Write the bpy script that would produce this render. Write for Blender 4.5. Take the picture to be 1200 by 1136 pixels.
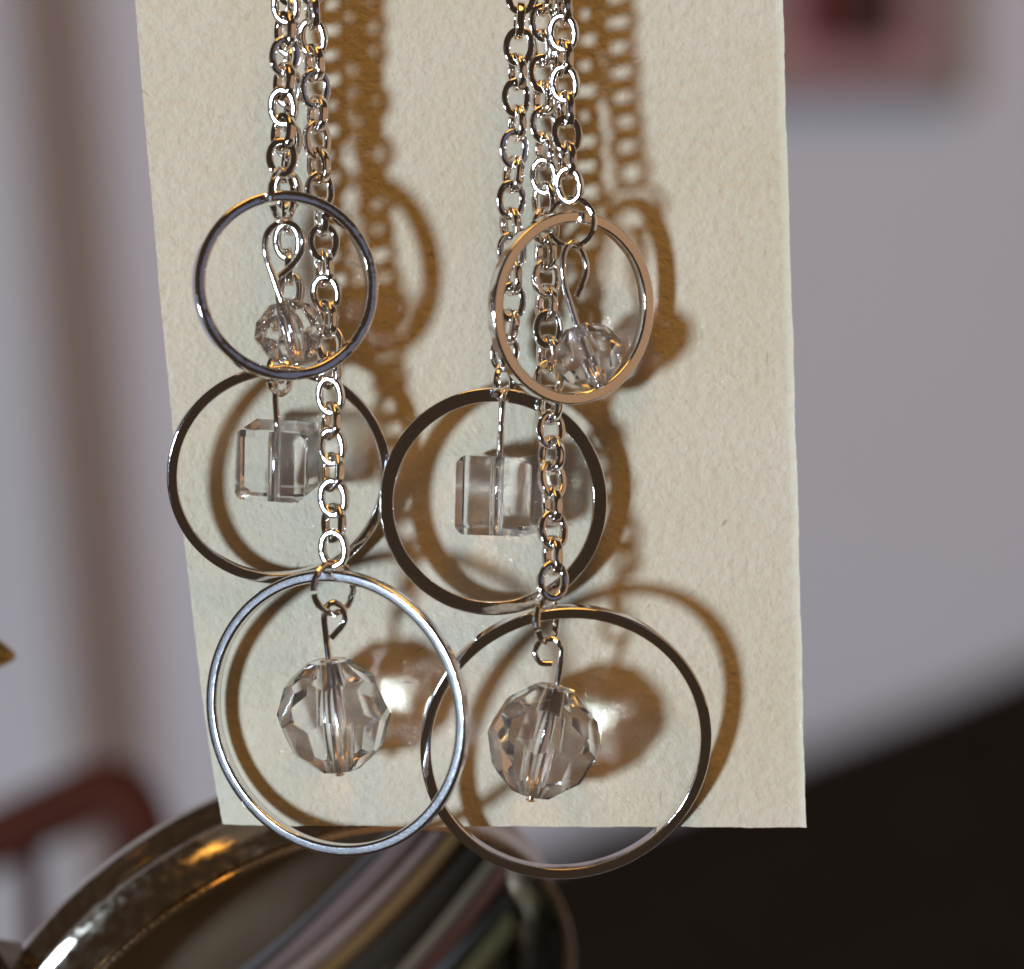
import bpy, bmesh, math, random
from mathutils import Vector, Matrix

random.seed(7)
MM = 0.001                     # everything below is measured in millimetres
CAM = 450.0                    # camera to card, mm
R = math.radians
sc = bpy.context.scene
for o in list(bpy.data.objects):
    bpy.data.objects.remove(o)
col = sc.collection

# ------------------------------------------------------------------ camera
cd = bpy.data.cameras.new('camera')
cam = bpy.data.objects.new('camera', cd)
col.objects.link(cam)
cam.location = (0, -CAM * MM, 0)
cam.rotation_euler = (R(90), 0, 0)
cd.sensor_width = 36
cd.lens = 135
cd.clip_start = 0.02
cd.clip_end = 20
cd.dof.use_dof = True
cd.dof.focus_distance = (CAM - 6) * MM
cd.dof.aperture_fstop = 9.5
cd.dof.aperture_blades = 8
sc.camera = cam

# ------------------------------------------------------------------ world: dim warm room
w = bpy.data.worlds.new('World')
sc.world = w
w.use_nodes = True
bg = w.node_tree.nodes['Background']
bg.inputs[0].default_value = (1.0, 0.66, 0.42, 1)
bg.inputs[1].default_value = 0.036


# ------------------------------------------------------------------ lamps
def lamp(name, loc, target, size, power, colour, size_y=None):
    l = bpy.data.lights.new(name, 'AREA')
    l.shape = 'RECTANGLE' if size_y else 'DISK'
    l.size = size
    if size_y:
        l.size_y = size_y
    l.energy = power
    l.color = colour
    o = bpy.data.objects.new(name, l)
    col.objects.link(o)
    o.location = loc
    d = Vector(target) - Vector(loc)
    o.rotation_euler = d.to_track_quat('-Z', 'Y').to_euler()
    return o


# daylight from the left, a little below; tungsten from above, wall fill from the right
lamp('window_light', (-1.22, -1.57, -0.36), (0, 0, 0), 0.26, 33.0, (0.67, 0.832, 1.0))
lamp('far_window', (1.30, -1.60, 0.12), (0, 0, 0), 0.66, 0.17, (0.50, 0.64, 1.0))
lamp('window_glow', (-1.55, -1.50, -0.62), (0, 0, 0), 0.95, 0.8, (0.62, 0.77, 1.0))
lamp('warm_wall_fill', (1.45, -0.48, 0.1), (0, 0, 0), 1.35, 1.5, (1.0, 0.60, 0.34))  # unseen soft panel standing in for a warm-lit wall
lamp('ceiling_lamp', (0.1, -0.66, 1.1), (0, 0, 0), 0.80, 5.1, (1.0, 0.48, 0.09))

sc.view_settings.view_transform = 'Standard'
sc.view_settings.look = 'None'
sc.view_settings.exposure = 0.1
sc.view_settings.gamma = 1
sc.render.engine = 'CYCLES'
cy = sc.cycles
cy.use_denoising = True
cy.max_bounces = 16
cy.diffuse_bounces = 4
cy.glossy_bounces = 8
cy.transmission_bounces = 14
cy.caustics_refractive = True
cy.caustics_reflective = False
cy.blur_glossy = 0.06
cy.sample_clamp_indirect = 0


# ------------------------------------------------------------------ materials
def new_mat(name):
    m = bpy.data.materials.new(name)
    m.use_nodes = True
    return m, m.node_tree, m.node_tree.nodes['Principled BSDF']


def noise(nt, scale, detail=4, rough=0.5, coord='Object', stretch=None):
    tc = nt.nodes.new('ShaderNodeTexCoord')
    mp = nt.nodes.new('ShaderNodeMapping')
    if stretch:
        mp.inputs['Scale'].default_value = stretch
    n = nt.nodes.new('ShaderNodeTexNoise')
    n.inputs['Scale'].default_value = scale
    n.inputs['Detail'].default_value = detail
    n.inputs['Roughness'].default_value = rough
    nt.links.new(tc.outputs[coord], mp.inputs[0])
    nt.links.new(mp.outputs[0], n.inputs['Vector'])
    return n


def ramp(nt, src, stops):
    r = nt.nodes.new('ShaderNodeValToRGB')
    el = r.color_ramp.elements
    while len(el) < len(stops):
        el.new(0.5)
    for e, (p, c) in zip(el, stops):
        e.position = p
        e.color = c if len(c) == 4 else (*c, 1)
    nt.links.new(src, r.inputs[0])
    return r


def bump(nt, bsdf, srcs):
    prev = None
    for src, strength, dist in srcs:
        b = nt.nodes.new('ShaderNodeBump')
        b.inputs['Strength'].default_value = strength
        b.inputs['Distance'].default_value = dist
        nt.links.new(src, b.inputs['Height'])
        if prev:
            nt.links.new(prev.outputs[0], b.inputs['Normal'])
        prev = b
    nt.links.new(prev.outputs[0], bsdf.inputs['Normal'])


def metal(name, base, rough, pit=0.25, scale=5200, wave=0.0003):
    m, nt, p = new_mat(name)
    p.inputs['Metallic'].default_value = 1
    n = noise(nt, scale, 3)
    c = ramp(nt, n.outputs[0], [(0.3, tuple(x * 0.88 for x in base)), (0.7, base)])
    nt.links.new(c.outputs[0], p.inputs['Base Color'])
    rr = ramp(nt, n.outputs[0], [(0.35, (rough * 0.6,) * 3), (0.7, (rough * 1.6,) * 3)])
    nt.links.new(rr.outputs[0], p.inputs['Roughness'])
    wav = noise(nt, 170, 2, stretch=(1, 1, 2.2))
    bump(nt, p, [(wav.outputs[0], 0.5, wave), (n.outputs[0], pit, 0.00003)])
    return m


def plain(name, c1, c2, rough, scale, b=0.0, bd=0.0005, stretch=None, spec=0.5):
    m, nt, p = new_mat(name)
    n = noise(nt, scale, 5, stretch=stretch)
    r = ramp(nt, n.outputs[0], [(0.3, c1), (0.7, c2)])
    nt.links.new(r.outputs[0], p.inputs['Base Color'])
    p.inputs['Roughness'].default_value = rough
    p.inputs['Specular IOR Level'].default_value = spec
    if b:
        bump(nt, p, [(n.outputs[0], b, bd)])
    return m


SILVER = metal('polished silver plate', (0.92, 0.89, 0.87), 0.09, 0.20)
SILVER_FINE = metal('bright silver wire', (0.95, 0.92, 0.90), 0.07, 0.10, 4000)
NICKEL = metal('bright nickel band', (0.86, 0.86, 0.88), 0.12, 0.30, 5200, 0.0001)
BRASS = metal('old brass', (0.80, 0.52, 0.18), 0.18, 0.15, 900)
BRONZE = metal('polished bronze', (0.74, 0.66, 0.55), 0.17, 0.10, 700)
BRONZE_IN = metal('bronze inside', (0.30, 0.27, 0.22), 0.25, 0.10, 700)


def glass_material():
    m, nt, p = new_mat('clear faceted acrylic')
    p.inputs['Base Color'].default_value = (0.99, 0.975, 0.975, 1)
    p.inputs['Roughness'].default_value = 0.0
    p.inputs['IOR'].default_value = 1.43
    p.inputs['Transmission Weight'].default_value = 0.975
    n = noise(nt, 700, 2)
    bump(nt, p, [(n.outputs[0], 0.05, 0.0001)])
    return m


GLASS = glass_material()


def bore_material():
    m, nt, p = new_mat('frosted drilled bore')
    p.inputs['Base Color'].default_value = (0.97, 0.96, 0.97, 1)
    p.inputs['Roughness'].default_value = 0.2
    p.inputs['IOR'].default_value = 1.44
    p.inputs['Transmission Weight'].default_value = 1
    n = noise(nt, 2600, 3)
    bump(nt, p, [(n.outputs[0], 0.3, 0.00005)])
    return m


BORE = bore_material()


def paper_material():
    m, nt, p = new_mat('handmade cream paper')
    big = noise(nt, 45, 3)
    fine = noise(nt, 1500, 5, 0.6)
    mid = noise(nt, 800, 4, 0.6)
    fib = noise(nt, 900, 4, 0.6, stretch=(0.8, 1, 1.0))
    c = ramp(nt, big.outputs[0], [(0.3, (0.82, 0.735, 0.55)), (0.7, (0.87, 0.795, 0.64))])
    f = ramp(nt, fib.outputs[0], [(0.3, (0.90, 0.87, 0.82)), (0.55, (1, 1, 1))])
    mx = nt.nodes.new('ShaderNodeMix')
    mx.data_type = 'RGBA'
    mx.blend_type = 'MULTIPLY'
    mx.inputs[0].default_value = 0.6
    nt.links.new(c.outputs[0], mx.inputs[6])
    nt.links.new(f.outputs[0], mx.inputs[7])
    # sparse dark flecks in the pulp
    sp = nt.nodes.new('ShaderNodeTexVoronoi')
    sp.inputs['Scale'].default_value = 120
    tc = nt.nodes.new('ShaderNodeTexCoord')
    nt.links.new(tc.outputs['Object'], sp.inputs['Vector'])
    fl = ramp(nt, sp.outputs['Distance'], [(0.0, (0.45, 0.38, 0.30)), (0.035, (1, 1, 1))])
    m2 = nt.nodes.new('ShaderNodeMix')
    m2.data_type = 'RGBA'
    m2.blend_type = 'MULTIPLY'
    m2.inputs[0].default_value = 0.5
    nt.links.new(mx.outputs[2], m2.inputs[6])
    nt.links.new(fl.outputs[0], m2.inputs[7])
    last = m2.outputs[2]
    for rot, sc3 in ((R(25), (60, 1, 330)), (R(-50), (70, 1, 400)), (R(80), (55, 1, 360))):
        mp = nt.nodes.new('ShaderNodeMapping')
        mp.vector_type = 'TEXTURE'
        mp.inputs['Rotation'].default_value = (0, rot, 0)
        mp2 = nt.nodes.new('ShaderNodeMapping')
        mp2.inputs['Scale'].default_value = sc3
        wob = noise(nt, 260, 2)
        ad = nt.nodes.new('ShaderNodeMixRGB')
        ad.blend_type = 'LINEAR_LIGHT'
        ad.inputs[0].default_value = 0.0016
        nt.links.new(tc.outputs['Object'], mp.inputs[0])
        nt.links.new(mp.outputs[0], ad.inputs[1])
        nt.links.new(wob.outputs['Color'], ad.inputs[2])
        nt.links.new(ad.outputs[0], mp2.inputs[0])
        vo = nt.nodes.new('ShaderNodeTexVoronoi')
        vo.inputs['Scale'].default_value = 1.0
        nt.links.new(mp2.outputs[0], vo.inputs['Vector'])
        fr = ramp(nt, vo.outputs['Distance'], [(0.03, (0.62, 0.56, 0.48)), (0.06, (1, 1, 1))])
        m3 = nt.nodes.new('ShaderNodeMix')
        m3.data_type = 'RGBA'
        m3.blend_type = 'MULTIPLY'
        m3.inputs[0].default_value = 0.7
        nt.links.new(last, m3.inputs[6])
        nt.links.new(fr.outputs[0], m3.inputs[7])
        last = m3.outputs[2]
    nt.links.new(last, p.inputs['Base Color'])
    p.inputs['Roughness'].default_value = 0.975
    p.inputs['Specular IOR Level'].default_value = 0.15
    bump(nt, p, [(big.outputs[0], 0.25, 0.0012), (mid.outputs[0], 0.6, 0.00042),
                 (fib.outputs[0], 0.6, 0.00025), (fine.outputs[0], 0.6, 0.0002)])
    return m


PAPER = paper_material()
WALL = plain('lilac grey wall paint', (0.69, 0.655, 0.70), (0.73, 0.695, 0.74), 0.8, 6, 0.2, 0.001)
TRIM = plain('painted casing', (0.63, 0.62, 0.66), (0.67, 0.66, 0.70), 0.7, 8, 0.1, 0.001)
WOOD = plain('red brown wood', (0.045, 0.008, 0.003), (0.085, 0.017, 0.006), 0.65, 30, 0.2, 0.001, (1, 1, 6), 0.2)
BLACK = plain('black upholstery', (0.012, 0.008, 0.005), (0.024, 0.017, 0.011), 0.9, 120, 0.3, 0.001, spec=0.1)
FRAME = plain('taupe frame', (0.26, 0.235, 0.21), (0.30, 0.27, 0.24), 0.7, 20)
MAT_PINK = plain('mauve picture mat', (0.50, 0.24, 0.25), (0.54, 0.27, 0.275), 0.8, 15)
DARK_RED = plain('dark red print', (0.09, 0.008, 0.004), (0.12, 0.012, 0.006), 0.7, 15)
DARK_PRINT = plain('near black print', (0.02, 0.008, 0.006), (0.03, 0.012, 0.008), 0.7, 15)


# ------------------------------------------------------------------ builders
def P(px, py, d=0.0):
    """A point of the place from its direction and its distance d (mm) in front of the card plane."""
    k = (CAM - d) / CAM
    return Vector(((px - 600) * 0.1 * k, -d, (568 - py) * 0.1 * k))


def empty(name, loc=(0, 0, 0), parent=None):
    o = bpy.data.objects.new(name, None)
    o.empty_display_size = 0.005
    col.objects.link(o)
    o.parent = parent
    o.location = Vector(loc) * MM
    return o


def tag(o, label=None, cat=None, group=None, kind=None):
    if label:
        o['label'] = label
    if cat:
        o['category'] = cat
    if group:
        o['group'] = group
    if kind:
        o['kind'] = kind
    return o


def mesh_of(name, verts, faces, smooth=True, angle=35):
    me = bpy.data.meshes.new(name)
    me.from_pydata([Vector(v) * MM for v in verts], [], faces)
    bm = bmesh.new()
    bm.from_mesh(me)
    bmesh.ops.recalc_face_normals(bm, faces=bm.faces)
    bm.to_mesh(me)
    bm.free()
    if smooth:
        me.polygons.foreach_set('use_smooth', [True] * len(me.polygons))
        me.set_sharp_from_angle(angle=R(angle))
    me.update()
    return me


def add(name, me, mat, parent=None, M=None):
    """Link mesh data as an object; M places it in mm (its parent's frame)."""
    if not me.materials:
        me.materials.append(mat)
    o = bpy.data.objects.new(name, me)
    col.objects.link(o)
    o.parent = parent
    if M is not None:
        M = M.copy()
        M.translation = M.translation * MM
        o.matrix_local = M
    return o


def crisp(me):
    """Area-weighted normals, so that flat faces of a bevelled bar shade flat."""
    t = bpy.data.objects.new('temporary', me)
    col.objects.link(t)
    md = t.modifiers.new('weighted', 'WEIGHTED_NORMAL')
    md.mode = 'FACE_AREA'
    md.weight = 90
    dg = bpy.context.evaluated_depsgraph_get()
    out = bpy.data.meshes.new_from_object(t.evaluated_get(dg), preserve_all_data_layers=True, depsgraph=dg)
    out.name = me.name
    bpy.data.objects.remove(t)
    return out


def sweep(points, section, closed=False, caps=True, ref=None):
    """Sweep a 2D section (list of (a, b)) along points with a parallel-transported frame."""
    pts = [Vector(p) for p in points]
    n = len(pts)
    tans = []
    for i in range(n):
        a = pts[i - 1] if (i or closed) else pts[i]
        b = pts[(i + 1) % n] if (i < n - 1 or closed) else pts[i]
        tans.append((b - a).normalized())
    t0 = tans[0]
    up = Vector(ref) if ref else (Vector((0, 0, 1)) if abs(t0.z) < 0.9 else Vector((0, 1, 0)))
    nrm = (up - t0 * up.dot(t0)).normalized()
    verts, m = [], len(section)
    for i, (p, t) in enumerate(zip(pts, tans)):
        if i:
            nrm = nrm - t * nrm.dot(t)
            nrm.normalize()
        bi = t.cross(nrm)
        verts += [p + nrm * a + bi * b for a, b in section]
    faces = []
    for i in range(n if closed else n - 1):
        j = (i + 1) % n
        for k in range(m):
            l = (k + 1) % m
            faces.append((i * m + k, i * m + l, j * m + l, j * m + k))
    if not closed and caps:
        faces.append(tuple(range(m)))
        faces.append(tuple((n - 1) * m + k for k in range(m)))
    return verts, faces


def circle(r, n=12):
    return [(r * math.cos(2 * math.pi * k / n), r * math.sin(2 * math.pi * k / n)) for k in range(n)]


def rounded_rect(w_, h_, r, n=3):
    out = []
    for cx, cy_, a0 in ((1, 1, 0), (-1, 1, 90), (-1, -1, 180), (1, -1, 270)):
        for k in range(n + 1):
            a = R(a0 + 90 * k / n)
            out.append((cx * (w_ / 2 - r) + r * math.cos(a), cy_ * (h_ / 2 - r) + r * math.sin(a)))
    return out


def catmull(points, per=10):
    pts = [Vector(p) for p in points]
    out = []
    for i in range(len(pts) - 1):
        p0 = pts[i - 1] if i else pts[0] * 2 - pts[1]
        p1, p2 = pts[i], pts[i + 1]
        p3 = pts[i + 2] if i + 2 < len(pts) else p2 * 2 - p1
        for s in range(per):
            t = s / per
            out.append(0.5 * ((2 * p1) + (p2 - p0) * t + (2 * p0 - 5 * p1 + 4 * p2 - p3) * t * t
                              + (3 * p1 - p0 - 3 * p2 + p3) * t ** 3))
    out.append(pts[-1])
    return out


def revolve(profile, n=96, closed=True):
    """Revolve (r, h) round the local Z axis."""
    verts, m = [], len(profile)
    for k in range(n):
        a = 2 * math.pi * k / n
        verts += [(r * math.cos(a), r * math.sin(a), h) for r, h in profile]
    faces = []
    for k in range(n):
        l = (k + 1) % n
        for i in range(m - 1 if not closed else m):
            j = (i + 1) % m
            faces.append((k * m + i, k * m + j, l * m + j, l * m + i))
    return verts, faces


def box(x0, x1, y0, y1, z0, z1, bev=0.0, name='box', segs=2):
    bm = bmesh.new()
    bmesh.ops.create_cube(bm, size=1)
    for v in bm.verts:
        v.co = Vector((x0 + (v.co.x + .5) * (x1 - x0), y0 + (v.co.y + .5) * (y1 - y0), z0 + (v.co.z + .5) * (z1 - z0))) * MM
    if bev:
        bmesh.ops.bevel(bm, geom=bm.edges[:], offset=bev * MM, segments=segs, affect='EDGES', profile=0.5)
    me = bpy.data.meshes.new(name)
    bm.to_mesh(me)
    bm.free()
    return me


def frame_from_axis(loc, z_axis, x_hint=(1, 0, 0)):
    z = Vector(z_axis).normalized()
    x = Vector(x_hint)
    x = (x - z * x.dot(z)).normalized()
    y = z.cross(x)
    M = Matrix((x, y, z)).transposed().to_4x4()
    M.translation = Vector(loc)
    return M


# ------------------------------------------------------------------ setting: wall behind
wall_me = box(-1100, 1100, 900, 940, -900, 900, 0, 'wall')
tag(add('wall', wall_me, WALL), kind='structure')


# a moulded casing down the wall on the window side
def casing():
    k = (CAM + 880) / CAM * 0.1
    top, bot = -420, 1560            # picture heights the casing runs past

    def edge(px0, slope):            # the casing leans a few degrees
        return lambda py: ((px0 + slope * py) - 600) * k

    prof = [(-420, 898.5), (-420, 850)]
    for q in range(13):              # a soft cove from the board down to the wall
        t = q / 12
        prof.append((16 + 86 * t, 850 + 46 * (3 * t * t - 2 * t ** 3)))
    prof.append((104, 898.5))
    verts = []
    for py in (top, bot):
        for px, y in prof:
            verts.append((((px + 0.082 * py) - 600) * k, y, (568 - py) * k))
    n = len(prof)
    faces = [(i, i + 1, n + i + 1, n + i) for i in range(n - 1)] + [(n - 1, 0, n, 2 * n - 1)]
    faces += [tuple(range(n)), tuple(range(n, 2 * n))]
    return mesh_of('door_casing', verts, faces, smooth=False)


o = add('door_casing', casing(), TRIM)
tag(o, 'blurred pale painted door casing with a bevelled edge on the wall', 'door casing')

# picture hanging on the wall at the top
k9 = (CAM + 890) / CAM * 0.1
pic = empty('wall_picture', ((1000 - 600) * k9, 898, (568 + 60) * k9))
tag(pic, 'blurred framed picture with mauve mat and dark red print on the wall', 'picture')


def pic_part(name, px0, px1, py0, py1, y0, y1, mat, bev=1.5, parent=pic):
    base = Vector(pic.location) / MM
    me = box((px0 - 600) * k9 - base.x, (px1 - 600) * k9 - base.x, y0 - base.y, y1 - base.y,
             (568 - py1) * k9 - base.z, (568 - py0) * k9 - base.z, bev, name)
    return add(name, me, mat, parent)


pic_part('frame', 868, 1128, -250, 124, 886, 899.5, FRAME, 3)
pic_part('mat_board', 896, 1092, -210, 100, 884, 885.8, MAT_PINK, 0.3)
pic_part('print', 932, 996, -170, 64, 882.5, 883.8, DARK_RED, 0.3)
pic_part('print', 996.3, 1058, -170, 64, 882.5, 883.8, DARK_PRINT, 0.3)


# dark piece of furniture, low behind the card
def furniture():
    y0, y1 = 760, 860
    k = (CAM + y1 - 15) / CAM * 0.1
    top = [(560, 1020), (660, 985), (775, 942), (945, 876), (1080, 824), (1200, 772), (1340, 728), (1480, 715)]
    prof = [((px - 600) * k, (568 - py) * k) for px, py in top]
    prof += [(prof[-1][0], -260), (prof[0][0], -260)]
    bm = bmesh.new()
    f0 = bm.faces.new([bm.verts.new(Vector((x, y0, z)) * MM) for x, z in prof])
    ex = bmesh.ops.extrude_face_region(bm, geom=[f0])
    bmesh.ops.translate(bm, vec=(0, (y1 - y0) * MM, 0), verts=[g for g in ex['geom'] if isinstance(g, bmesh.types.BMVert)])
    bmesh.ops.recalc_face_normals(bm, faces=bm.faces)
    es = [e for e in bm.edges if abs((e.verts[0].co - e.verts[1].co).y) < 1e-6 and min(v.co.z for v in e.verts) > -0.2]
    bmesh.ops.bevel(bm, geom=es, offset=0.03, segments=6, affect='EDGES', profile=0.5)
    me = bpy.data.meshes.new('dark_sofa')
    bm.to_mesh(me)
    bm.free()
    return me


sofa = add('dark_sofa', furniture(), BLACK)
tag(sofa, 'blurred near black upholstered furniture with a sloping top edge', 'sofa')

# blurred wooden chair back, low behind the card
yw = -280.0
chair = empty('wooden_chair', P(60, 1250, yw))
tag(chair, 'blurred red brown wooden chair back with a curved top rail', 'chair')
cb = P(60, 1250, yw)
rail = catmull([P(-120, 1055, yw), P(-20, 992, yw), (P(60, 952, yw)), P(125, 925, yw), P(158, 950, yw), P(172, 1030, yw), P(178, 1250, yw)], 8)
v, f = sweep([p - cb for p in rail], rounded_rect(12, 12, 4))
add('top_rail', mesh_of('top_rail', v, f), WOOD, chair)
for px in (-40, 34):
    v, f = sweep([p - cb for p in catmull([P(px, 985 - 0.45 * (px - 28), yw), P(px + 6, 1110, yw), P(px + 8, 1250, yw)], 6)], circle(2.6, 10))
    add('spindle', mesh_of('spindle', v, f), WOOD, chair)

# ------------------------------------------------------------------ tipped bronze bowl and coloured strips for its reflections
PD = -42.0
pc = P(346, 1257, PD)
th = R(40)
n_lat = Vector((math.sin(th), 0, -math.cos(th)))
t_ang = R(48)
n_ax = n_lat * math.sin(t_ang) + Vector((0, -1, 0)) * math.cos(t_ang)
m_ax = Vector((math.cos(th), 0, math.sin(th)))                        # along the long axis as seen
BM = frame_from_axis(pc, n_ax, m_ax)
bowl = empty('metal_bowl', (0, 0, 0))
bowl.matrix_world = Matrix.Translation(pc * MM) @ BM.to_3x3().to_4x4()
tag(bowl, 'round polished bronze bowl tipped over behind the bottom of the card', 'bowl')
wall_prof = [(39.9, -0.6), (40.8, -0.7), (41.0, -3.0), (41.0, -5.4), (41.5, -5.9), (41.8, -6.5), (41.5, -7.1), (41.0, -7.6),
             (41.1, -9.5), (41.0, -11.5), (39.6, -13.4), (36.0, -14.8), (20.0, -16.5), (0.01, -17.0),
             (0.01, -14.0), (20.0, -13.6), (34.0, -12.4), (38.6, -10.0), (39.7, -6.0)]
v, f = revolve(wall_prof, 128)
add('body', mesh_of('bowl_body', v, f, angle=50), BRONZE, bowl)
v, f = revolve([(40.3 + 0.5 * math.cos(a), 0.0 + 0.5 * math.sin(a)) for a in [2 * math.pi * q / 10 for q in range(10)]], 128)
add('lip', mesh_of('bowl_lip', v, f), metal('worn gilt lip', (0.78, 0.58, 0.36), 0.22, 0.2, 2500), bowl)
# small hinge lug on the outside
lug_s = 1.0 if (BM.to_3x3() @ Vector((0, 1, 0))).dot(-n_lat) > 0 else -1.0
lug_a = math.atan2(39.5 * lug_s, -17)
Lm = Matrix.Rotation(lug_a, 4, 'Z') @ Matrix.Translation(Vector((43.0, 0, -9)))
add('hinge_lug', box(-2.6, 2.6, -3.5, 3.5, -4.5, 4.5, 0.5, 'hinge_lug'), BRONZE_IN, bowl, Lm)

streak_spec = [   # from-to across the bowl (picture px), colours, label, height
    (276, 250, (0.24, 0.26, 0.22), (0.33, 0.34, 0.30), 'grey green painted reflection streak in the bronze bowl nearest its gilt lip', 'green'),
    (250, 152, (0.24, 0.18, 0.11), (0.36, 0.28, 0.19), 'broad brown painted reflection streak in the bronze bowl beside the grey green one', 'brown'),
    (152, 135, (0.17, 0.15, 0.15), (0.21, 0.19, 0.19), 'narrow blue grey painted reflection streak in the bowl between brown and mauve ones', 'grey'),
    (135, 110, (0.29, 0.19, 0.18), (0.34, 0.225, 0.215), 'mauve painted reflection streak in the bronze bowl beside the pale pink one', 'mauve'),
    (110, 86, (0.40, 0.27, 0.23), (0.47, 0.33, 0.29), 'pale pink painted reflection streak in the bronze bowl between mauve and orange', 'pink'),
    (86, 60, (0.26, 0.14, 0.05), (0.33, 0.19, 0.08), 'orange painted reflection streak in the bronze bowl beside the wide dark one', 'orange'),
    (60, 8, (0.055, 0.043, 0.033), (0.075, 0.06, 0.046), 'wide dark brown painted reflection streak across the middle of the bronze bowl', 'dark'),
    (8, -10, (0.24, 0.18, 0.125), (0.28, 0.21, 0.15), 'narrow tan painted reflection streak in the bowl below the wide dark one', 'tan'),
    (-10, -33, (0.16, 0.065, 0.045), (0.20, 0.08, 0.055), 'red painted reflection streak in the bronze bowl beside the narrow tan one', 'red'),
    (-33, -52, (0.17, 0.17, 0.18), (0.21, 0.21, 0.22), 'pale blue painted reflection streak in the bronze bowl beside the red one', 'blue'),
    (-52, -66, (0.03, 0.028, 0.02), (0.045, 0.04, 0.03), 'thin black painted reflection streak in the bowl between pale blue and olive gold', 'black'),
    (-66, -104, (0.13, 0.105, 0.045), (0.18, 0.15, 0.07), 'olive gold painted reflection streak in the bronze bowl beside the thin black one', 'gold'),
    (-104, -170, (0.02, 0.016, 0.01), (0.03, 0.025, 0.016), 'broad black painted reflection streak in the bowl farthest from its visible lip', 'coal'),
]
px2mm = 41.0 / 250.0
for a_, b_, c1, c2, lab, nm in streak_spec:  # coloured strips standing in for streaks reflected in the polished metal
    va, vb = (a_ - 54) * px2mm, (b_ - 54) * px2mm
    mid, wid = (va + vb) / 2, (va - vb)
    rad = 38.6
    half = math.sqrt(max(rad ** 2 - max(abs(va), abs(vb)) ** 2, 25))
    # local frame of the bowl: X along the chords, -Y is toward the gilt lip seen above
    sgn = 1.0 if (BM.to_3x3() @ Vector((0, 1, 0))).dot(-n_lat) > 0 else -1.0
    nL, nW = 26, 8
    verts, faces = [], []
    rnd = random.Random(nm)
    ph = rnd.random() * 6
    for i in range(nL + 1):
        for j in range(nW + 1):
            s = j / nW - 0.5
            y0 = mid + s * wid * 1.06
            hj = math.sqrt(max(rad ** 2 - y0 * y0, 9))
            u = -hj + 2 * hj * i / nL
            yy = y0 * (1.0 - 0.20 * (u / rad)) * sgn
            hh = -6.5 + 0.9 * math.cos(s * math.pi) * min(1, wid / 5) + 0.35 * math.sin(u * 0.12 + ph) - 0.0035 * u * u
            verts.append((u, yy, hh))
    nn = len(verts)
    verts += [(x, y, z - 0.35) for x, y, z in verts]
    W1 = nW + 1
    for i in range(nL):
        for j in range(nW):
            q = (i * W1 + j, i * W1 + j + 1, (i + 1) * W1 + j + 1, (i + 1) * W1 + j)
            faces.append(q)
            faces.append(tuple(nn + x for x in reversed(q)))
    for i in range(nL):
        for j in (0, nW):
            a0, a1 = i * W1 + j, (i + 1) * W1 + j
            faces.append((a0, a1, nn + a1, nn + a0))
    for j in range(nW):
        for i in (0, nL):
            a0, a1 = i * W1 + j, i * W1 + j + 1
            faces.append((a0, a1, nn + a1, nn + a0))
    o = add('reflection_strip', mesh_of('reflection_strip', verts, faces),
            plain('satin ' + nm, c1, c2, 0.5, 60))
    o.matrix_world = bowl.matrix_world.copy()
    tag(o, lab, 'ribbon', 'painted reflections in the bronze bowl')

# brass knob at the picture's edge
kd = -26.0
kc = P(-14, 766, kd)
KM = frame_from_axis(kc, (1, 0, -0.12))
knob = add('brass_knob', mesh_of('brass_knob', *revolve(
    [(0.01, 3.5), (0.55, 3.2), (1.2, 2.3), (1.9, 1.2), (2.7, -0.1), (2.9, -1.2), (2.1, -2.6), (1.3, -3.6), (1.1, -4.2), (1.5, -4.7), (1.5, -5.6),
     (0.9, -6.2), (0.9, -24), (0.01, -24)], 32, closed=False)), BRASS)
knob.matrix_world = Matrix.Translation(kc * MM) @ KM.to_3x3().to_4x4()
tag(knob, 'small rounded brass knob poking into view beside the card', 'knob')


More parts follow.
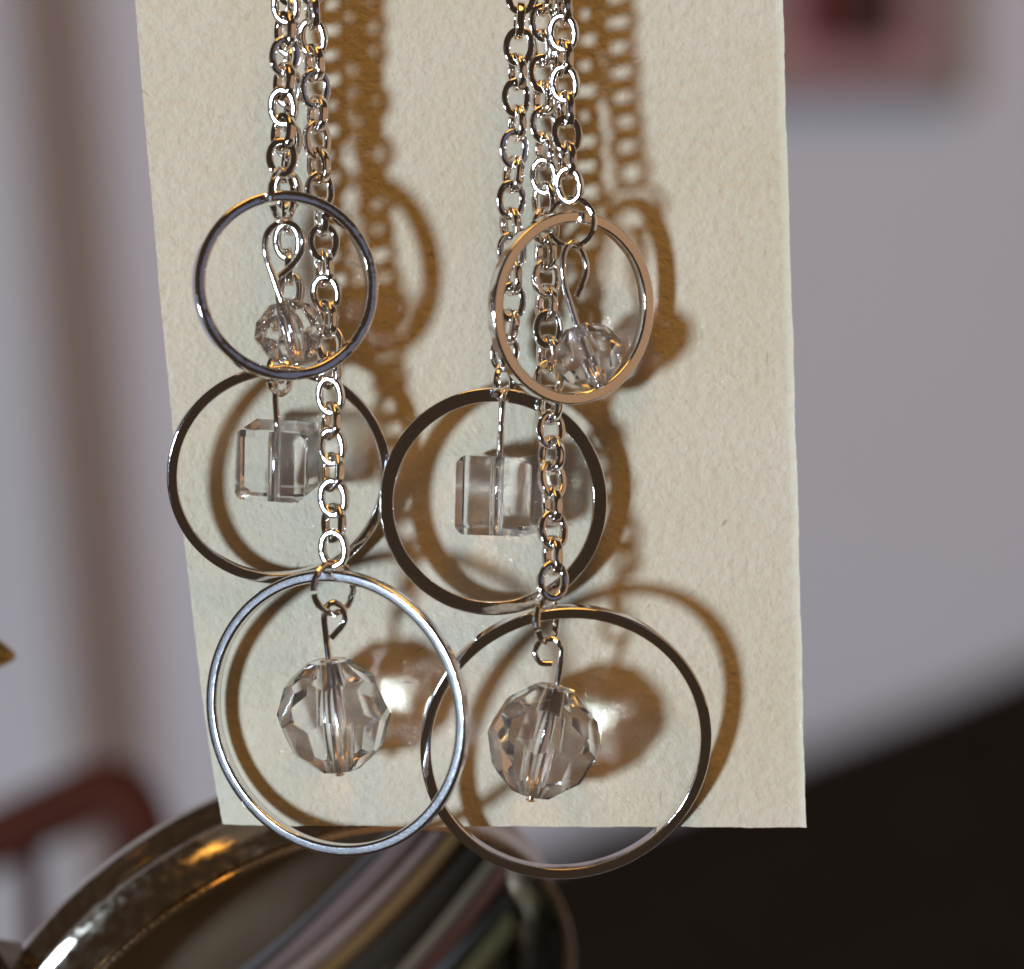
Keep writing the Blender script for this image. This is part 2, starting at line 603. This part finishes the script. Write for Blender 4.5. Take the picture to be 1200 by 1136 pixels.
# ------------------------------------------------------------------ the cream card
def card():
    left = [(-190, 141), (0, 158), (190, 174), (370, 190), (500, 202), (630, 215), (740, 227), (850, 240), (920, 250), (968, 258.5)]
    right = [(-190, 911.5), (0, 917), (300, 926), (600, 935), (969, 944)]

    def ip(tab, y):
        for (y0, x0), (y1, x1) in zip(tab, tab[1:]):
            if y <= y1:
                return x0 + (x1 - x0) * (y - y0) / (y1 - y0)
        return tab[-1][1]
    nx, nz = 150, 190
    rnd = random.Random(3)
    jl = [rnd.uniform(-.4, .4) for _ in range(nz + 1)]
    jr = [rnd.uniform(-.4, .4) for _ in range(nz + 1)]
    jb = [rnd.uniform(-.3, .3) for _ in range(nx + 1)]
    jr = [a + 0.35 * math.sin(q * 0.21) + 0.2 * math.sin(q * 0.53 + 1) for q, a in enumerate(jr)]
    jl = [a + 0.3 * math.sin(q * 0.17 + 2) for q, a in enumerate(jl)]
    jb = [a + 0.35 * math.sin(q * 0.15) + 0.2 * math.sin(q * 0.47) for q, a in enumerate(jb)]
    verts, faces = [], []
    T = 0.42

    def surf(x, z, s, t):
        # gentle warp, the far lower corner curls back, the torn edge lifts a hair
        y = 0.25 * math.sin(x * 0.05 + 0.8) * math.sin(z * 0.04)
        y += 2.4 * max(0, (0.16 - s) / 0.16) ** 2 * max(0, (t - 0.62) / 0.38) ** 1.5
        e = max(0, (s - 0.994) / 0.006)
        return y - 0.45 * e * e
    for side in (0, 1):
        for j in range(nz + 1):
            t = j / nz
            py = -190 + t * (968 + 190)
            xl, xr = ip(left, py) + jl[j], ip(right, py) + jr[j]
            for i in range(nx + 1):
                s = i / nx
                s = s if s < 0.96 else 0.96 + (s - 0.96)
                px = xl + (xr - xl) * s
                p = P(px, py + (jb[i] if j == nz else 0) + (1.5 * s if j == nz else 0), 0)
                verts.append((p.x, surf(p.x, p.z, s, t) + side * T, p.z))
    N = (nx + 1) * (nz + 1)
    W1 = nx + 1
    for j in range(nz):
        for i in range(nx):
            q = (j * W1 + i, j * W1 + i + 1, (j + 1) * W1 + i + 1, (j + 1) * W1 + i)
            faces.append(q)
            faces.append(tuple(N + a for a in reversed(q)))
    for j in range(nz):
        for i in (0, nx):
            a, b = j * W1 + i, (j + 1) * W1 + i
            faces.append((a, b, N + b, N + a))
    for i in range(nx):
        for j in (0, nz):
            a, b = j * W1 + i, j * W1 + i + 1
            faces.append((a, b, N + b, N + a))
    return mesh_of('earring_card', verts, faces, angle=50)


o = add('earring_card', card(), PAPER)
tag(o, 'textured cream handmade paper card that the two earrings hang against', 'card')


# ------------------------------------------------------------------ earring pieces
def link_mesh(L=4.85, W=3.75, t=0.98):
    pts = []
    n = 28
    a, b = L / 2 - t / 2, W / 2 - t / 2
    for k in range(n):
        q = 2 * math.pi * k / n
        c, s = math.cos(q), math.sin(q)
        e = 2 / 2.08
        pts.append((b * math.copysign(abs(c) ** e, c), 0, a * math.copysign(abs(s) ** e, s)))
    v, f = sweep(pts, rounded_rect(t, t * 0.85, 0.24, 4), closed=True, ref=(0, 1, 0))
    return crisp(mesh_of('chain_link', v, f, angle=60))


LINK = link_mesh()
PITCH = 4.85 - 2 * 0.98 + 0.06


def chain(parent, base, path, seed, twist0=0.0):
    """Alternate oval links along a path; the last link ends at the path's end."""
    rnd = random.Random(seed)
    pts = catmull([p - base for p in path], 24)[::-1]
    lens = [0]
    for a, b in zip(pts, pts[1:]):
        lens.append(lens[-1] + (b - a).length)
    root = empty('chain', (0, 0, 0), parent)
    n = int((lens[-1] - 2) / PITCH)
    drift = rnd.uniform(-15, 15)
    for k in range(n):
        d = 1.85 + k * PITCH
        i = max(q for q in range(len(lens)) if lens[q] <= d)
        i = min(i, len(pts) - 2)
        fr = (d - lens[i]) / max(lens[i + 1] - lens[i], 1e-6)
        p = pts[i].lerp(pts[i + 1], fr)
        tan = (pts[i] - pts[min(i + 1, len(pts) - 1)]).normalized()
        drift += rnd.uniform(-9, 9)
        drift *= 0.93
        tw = twist0 + drift + (k % 2) * 72 + rnd.uniform(-9, 9)
        M = frame_from_axis(p + Vector((rnd.uniform(-.12, .12), rnd.uniform(-.15, .15), 0)), tan + Vector((rnd.uniform(-.09, .09), rnd.uniform(-.06, .06), 0)))
        M = M @ Matrix.Rotation(R(tw), 4, 'Z')
        if k % 2 == 0 and rnd.random() < 0.34:      # a flat face that happens to catch the window
            wp = p + base
            hv = ((Vector((0, -CAM, 0)) - wp).normalized() + (Vector((-1220, -1570, -360)) - wp).normalized()).normalized()
            zz = (tan - hv * tan.dot(hv)).normalized()
            M = Matrix((hv.cross(zz), hv, zz)).transposed().to_4x4()
            M.translation = p
        add('chain_link', LINK, SILVER_FINE, root, M @ Matrix.Diagonal((rnd.uniform(.95, 1.05), rnd.uniform(.94, 1.06), rnd.uniform(.98, 1.02), 1)))
    return root


def hoop(parent, base, px, py, d, dia, yaw, pitch, roll=0, mat=SILVER, radial=1.35, axial=1.5, bev=0.28):
    ro = dia / 2 - radial / 2
    n = 144
    pts = [(ro * math.cos(2 * math.pi * k / n), 0, ro * math.sin(2 * math.pi * k / n)) for k in range(n)]
    v, f = sweep(pts, rounded_rect(axial, radial, bev, 3), closed=True, ref=(0, 1, 0))
    M = Matrix.Rotation(R(yaw), 4, 'Z') @ Matrix.Rotation(R(pitch), 4, 'X') @ Matrix.Rotation(R(roll), 4, 'Y')
    M.translation = P(px, py, d) - base
    return add('hoop', crisp(mesh_of('hoop', v, f, angle=60)), mat, parent, M)


def jump_ring(parent, base, px, py, d, r, yaw, tilt=0, wire=0.42, gap=200):
    n = 40
    pts = []
    for k in range(n + 1):
        a = R(gap + 4) + (2 * math.pi - R(8)) * k / n
        pts.append((r * math.cos(a), 0, r * math.sin(a)))
    v, f = sweep(pts, circle(wire, 10), ref=(0, 1, 0))
    M = Matrix.Rotation(R(yaw), 4, 'Z') @ Matrix.Rotation(R(tilt), 4, 'X')
    M.translation = P(px, py, d) - base
    return add('jump_ring', mesh_of('jump_ring', v, f), SILVER_FINE, parent, M)


def cut_solid(planes, size, hole_r, hz):
    """Convex solid cut by planes (normal, distance), drilled along Z between the caps at +-hz."""
    bm = bmesh.new()
    bmesh.ops.create_cube(bm, size=size * 4)
    for nrm, dist in planes + [((0, 0, 1), hz), ((0, 0, -1), hz)]:
        nv = Vector(nrm).normalized()
        g = bm.verts[:] + bm.edges[:] + bm.faces[:]
        res = bmesh.ops.bisect_plane(bm, geom=g, dist=1e-5, plane_co=nv * dist, plane_no=nv, clear_outer=True)
        es = [e for e in res['geom_cut'] if isinstance(e, bmesh.types.BMEdge)]
        if es:
            bmesh.ops.contextual_create(bm, geom=es)
    bmesh.ops.remove_doubles(bm, verts=bm.verts, dist=1e-3)
    bmesh.ops.recalc_face_normals(bm, faces=bm.faces)
    caps = [fc for fc in bm.faces if abs(fc.normal.z) > 0.999]
    loops = {}
    for fc in caps:
        loops[1 if fc.normal.z > 0 else -1] = list(fc.edges)
    bmesh.ops.delete(bm, geom=caps, context='FACES_ONLY')
    n = 24
    rings = {}
    for s in (1, -1):
        rings[s] = [bm.verts.new((hole_r * math.cos(2 * math.pi * k / n), hole_r * math.sin(2 * math.pi * k / n), s * hz)) for k in range(n)]
        es = [bm.edges.new((rings[s][k], rings[s][(k + 1) % n])) for k in range(n)]
        bmesh.ops.bridge_loops(bm, edges=loops[s] + es)
    hole_faces = []
    for k in range(n):
        l = (k + 1) % n
        hole_faces.append(bm.faces.new((rings[1][k], rings[1][l], rings[-1][l], rings[-1][k])))
    bmesh.ops.recalc_face_normals(bm, faces=bm.faces)
    for fc in hole_faces:
        fc.smooth = True
        fc.material_index = 1
    bmesh.ops.scale(bm, vec=(MM, MM, MM), verts=bm.verts)
    me = bpy.data.meshes.new('bead')
    bm.to_mesh(me)
    me.materials.append(GLASS)
    me.materials.append(BORE)
    bm.free()
    return me


def round_bead(r, n, elong=1.0, hole=0.8, jitter=0.012, seed=1):
    rnd = random.Random(seed)
    pl = []
    for lat, off in ((21, 0), (-21, 0.5), (52, 0.5), (-52, 0)):
        for k in range(n):
            a = 2 * math.pi * (k + off) / n
            c = math.cos(R(lat))
            nv = Vector((c * math.cos(a), c * math.sin(a), math.sin(R(lat)) / elong))
            pl.append((nv, r * (0.955 + rnd.uniform(-jitter, jitter)) * math.sqrt(c * c + (math.sin(R(lat)) * elong) ** 2) * 1.0))
    return cut_solid(pl, r, hole, r * elong * 0.93)


def cube_bead(s, ch, hole=0.75, tall=None):
    h = s / 2
    hz = (tall or s) / 2
    pl = [((1, 0, 0), h), ((-1, 0, 0), h), ((0, 1, 0), h), ((0, -1, 0), h)]
    q = (2 * h - ch) / math.sqrt(2)
    for sx in (-1, 1):
        for sy in (-1, 1):
            pl.append(((sx, sy, 0), q))
    q2 = (h + hz - ch * 0.8) / math.sqrt(2)
    for sz in (-1, 1):
        for ax in ((1, 0), (-1, 0), (0, 1), (0, -1)):
            pl.append(((ax[0], ax[1], sz), q2))
    return cut_solid(pl, s, hole, hz)


def bead(parent, base, me, top, bottom, spin, pin_pts, x_hint=(1, 0, 0)):
    """A bead between its top and bottom holes, with its head pin."""
    axis = (top - bottom).normalized()
    c = (top + bottom) / 2
    M = frame_from_axis(c - base, axis, x_hint) @ Matrix.Rotation(R(spin), 4, 'Z')
    b = add('bead', me, GLASS, parent, M)
    path = [p - base for p in [bottom - axis * 0.15, bottom, c, top] + pin_pts]
    pts = [path[0], path[1], path[2]] + catmull(path[3:], 10)
    v, f = sweep(pts, circle(0.39, 12))
    Mi = M.inverted()
    verts = [Mi @ p for p in v]
    # flat head under the bead
    k0 = len(verts)
    hv, hf = revolve([(0.01, -0.3), (0.45, -0.3), (0.6, -0.18), (0.5, -0.05), (0.01, -0.05)], 14, closed=False)
    hz = (Mi @ (bottom - base)).z
    verts += [Vector(p) + Vector((0, 0, hz - 0.02)) for p in hv]
    f = f + [tuple(k0 + i for i in q) for q in hf]
    add('head_pin', mesh_of('head_pin', verts, f), SILVER_FINE, b)
    return b


# ------------------------------------------------------------------ the earring nearer the window
eb = P(345, -60, 8)
e1 = empty('earring', eb)
tag(e1, 'silver three-hoop drop earring nearer the slanting card edge, its big hoop overlapping the other earring', 'earring', 'pair of earrings on the card')
chain(e1, eb, [P(336, -60, 10), P(334, 60, 10.5), P(331, 150, 11.5), P(330, 204, 12)], 11, -12)
chain(e1, eb, [P(340, -60, 6), P(338, 80, 6), P(337, 250, 6.2), P(339, 340, 6.5), P(332, 420, 7.6)], 12, 20)
chain(e1, eb, [P(362, -60, 8), P(368, 80, 8), P(374, 200, 8), P(381, 320, 8), P(387, 460, 8.6), P(391, 600, 10), P(391, 662, 11)], 13, -18)
hoop(e1, eb, 335, 335, 12, 21.7, 19, -2, 0, SILVER, 1.25, 1.7, 0.25)
hoop(e1, eb, 327, 556, 5, 26.0, 7, 13, 0, SILVER, 1.25, 1.5, 0.25)
hoop(e1, eb, 394, 836, 8.3, 33.4, -24, 7, 0, NICKEL, 1.4, 1.5, 0.38)
jump_ring(e1, eb, 331, 229, 12.2, 2.9, 68)
jump_ring(e1, eb, 328, 438, 7.6, 2.3, 60)
jump_ring(e1, eb, 391, 689, 10.8, 2.9, 42, gap=190)
BEAD_S = round_bead(3.9, 9, 1.0, 0.8, seed=2)
BEAD_B = round_bead(6.2, 9, 1.1, 1.1, seed=5)
bead(e1, eb, BEAD_S, P(330, 353, 12), P(349, 426, 11.4), 10,
     [P(320, 325, 12), P(311, 295, 12.2), P(314, 272, 12.4), P(331, 260, 12.2), P(350, 269, 11.8), P(355, 289, 11.5), P(345, 308, 11.4), P(326, 325, 11.3)])
CUBE1 = cube_bead(8.2, 0.9)
bead(e1, eb, CUBE1, P(325, 497, 8.6), P(324, 583, 6.8), -12,
     [P(323, 470, 8.4), P(323, 452, 8.2), P(320, 446, 8.8), P(326, 442, 9.2), P(331, 448, 8.8)])
bead(e1, eb, BEAD_B, P(385, 770, 9.4), P(398, 906, 7.6), 4,
     [P(382, 745, 9.9), P(380, 722, 10.9), P(385, 709, 11.0), P(394, 707, 10.8), P(403, 716, 10.3), P(403, 730, 9.9), P(388, 748, 9.7)])

# ------------------------------------------------------------------ the other earring
eb = P(635, -60, 8)
e2 = empty('earring', eb)
tag(e2, 'silver three-hoop drop earring beside the wide bare card margin, small hoop turned sideways', 'earring', 'pair of earrings on the card')
chain(e2, eb, [P(612, -60, 6.5), P(608, 46, 6.5), P(604, 150, 6.5), P(599, 250, 6.3), P(600, 350, 6), P(588, 432, 5.8)], 21, -12)
chain(e2, eb, [P(634, -60, 6.5), P(636, 60, 6.2), P(638, 200, 6), P(641, 340, 6), P(644, 470, 7), P(647, 580, 9.4), P(646, 700, 11.6)], 22, -16)
chain(e2, eb, [P(658, -60, 8), P(660, 40, 8.2), P(663, 130, 8.6), P(668, 236, 9.4)], 23, -14)
hoop(e2, eb, 670, 361, 8.6, 22.3, 33, 4, 0, SILVER, 1.4, 1.5, 0.25)
hoop(e2, eb, 578, 588, 4.2, 26.5, 4, 4, 0, SILVER, 1.65, 1.4, 0.2)
hoop(e2, eb, 663, 871, 5.4, 34.0, 6, 19, 0, SILVER, 1.35, 1.6, 0.3)
jump_ring(e2, eb, 670, 261, 9.2, 2.75, -22, wire=0.36)
jump_ring(e2, eb, 591, 449, 5.8, 2.0, 62)
jump_ring(e2, eb, 641, 727, 11.0, 2.5, 62)
bead(e2, eb, BEAD_S, P(676, 381, 9.6), P(702, 452, 9.2), 28,
     [P(668, 356, 9.8), P(660, 325, 10.2), P(661, 297, 10.4), P(671, 284, 10.0), P(682, 294, 9.0), P(687, 318, 8.6), P(676, 348, 8.5)])
CUBE2 = cube_bead(8.8, 1.1, 0.8, 9.1)
bead(e2, eb, CUBE2, P(586, 536, 5.6), P(584, 624, 5.2), -13,
     [P(587, 505, 5.8), P(588, 480, 6.0), P(590, 462, 6.4), P(594, 456, 5.6), P(592, 466, 5.0)])
bead(e2, eb, BEAD_B, P(653, 800, 9.2), P(622, 936, 7.6), 21,
     [P(657, 775, 9.9), P(657, 758, 11.0), P(648, 749, 10.9), P(633, 752, 10.6), P(627, 764, 10.5), P(633, 776, 10.5), P(647, 778, 10.5)])
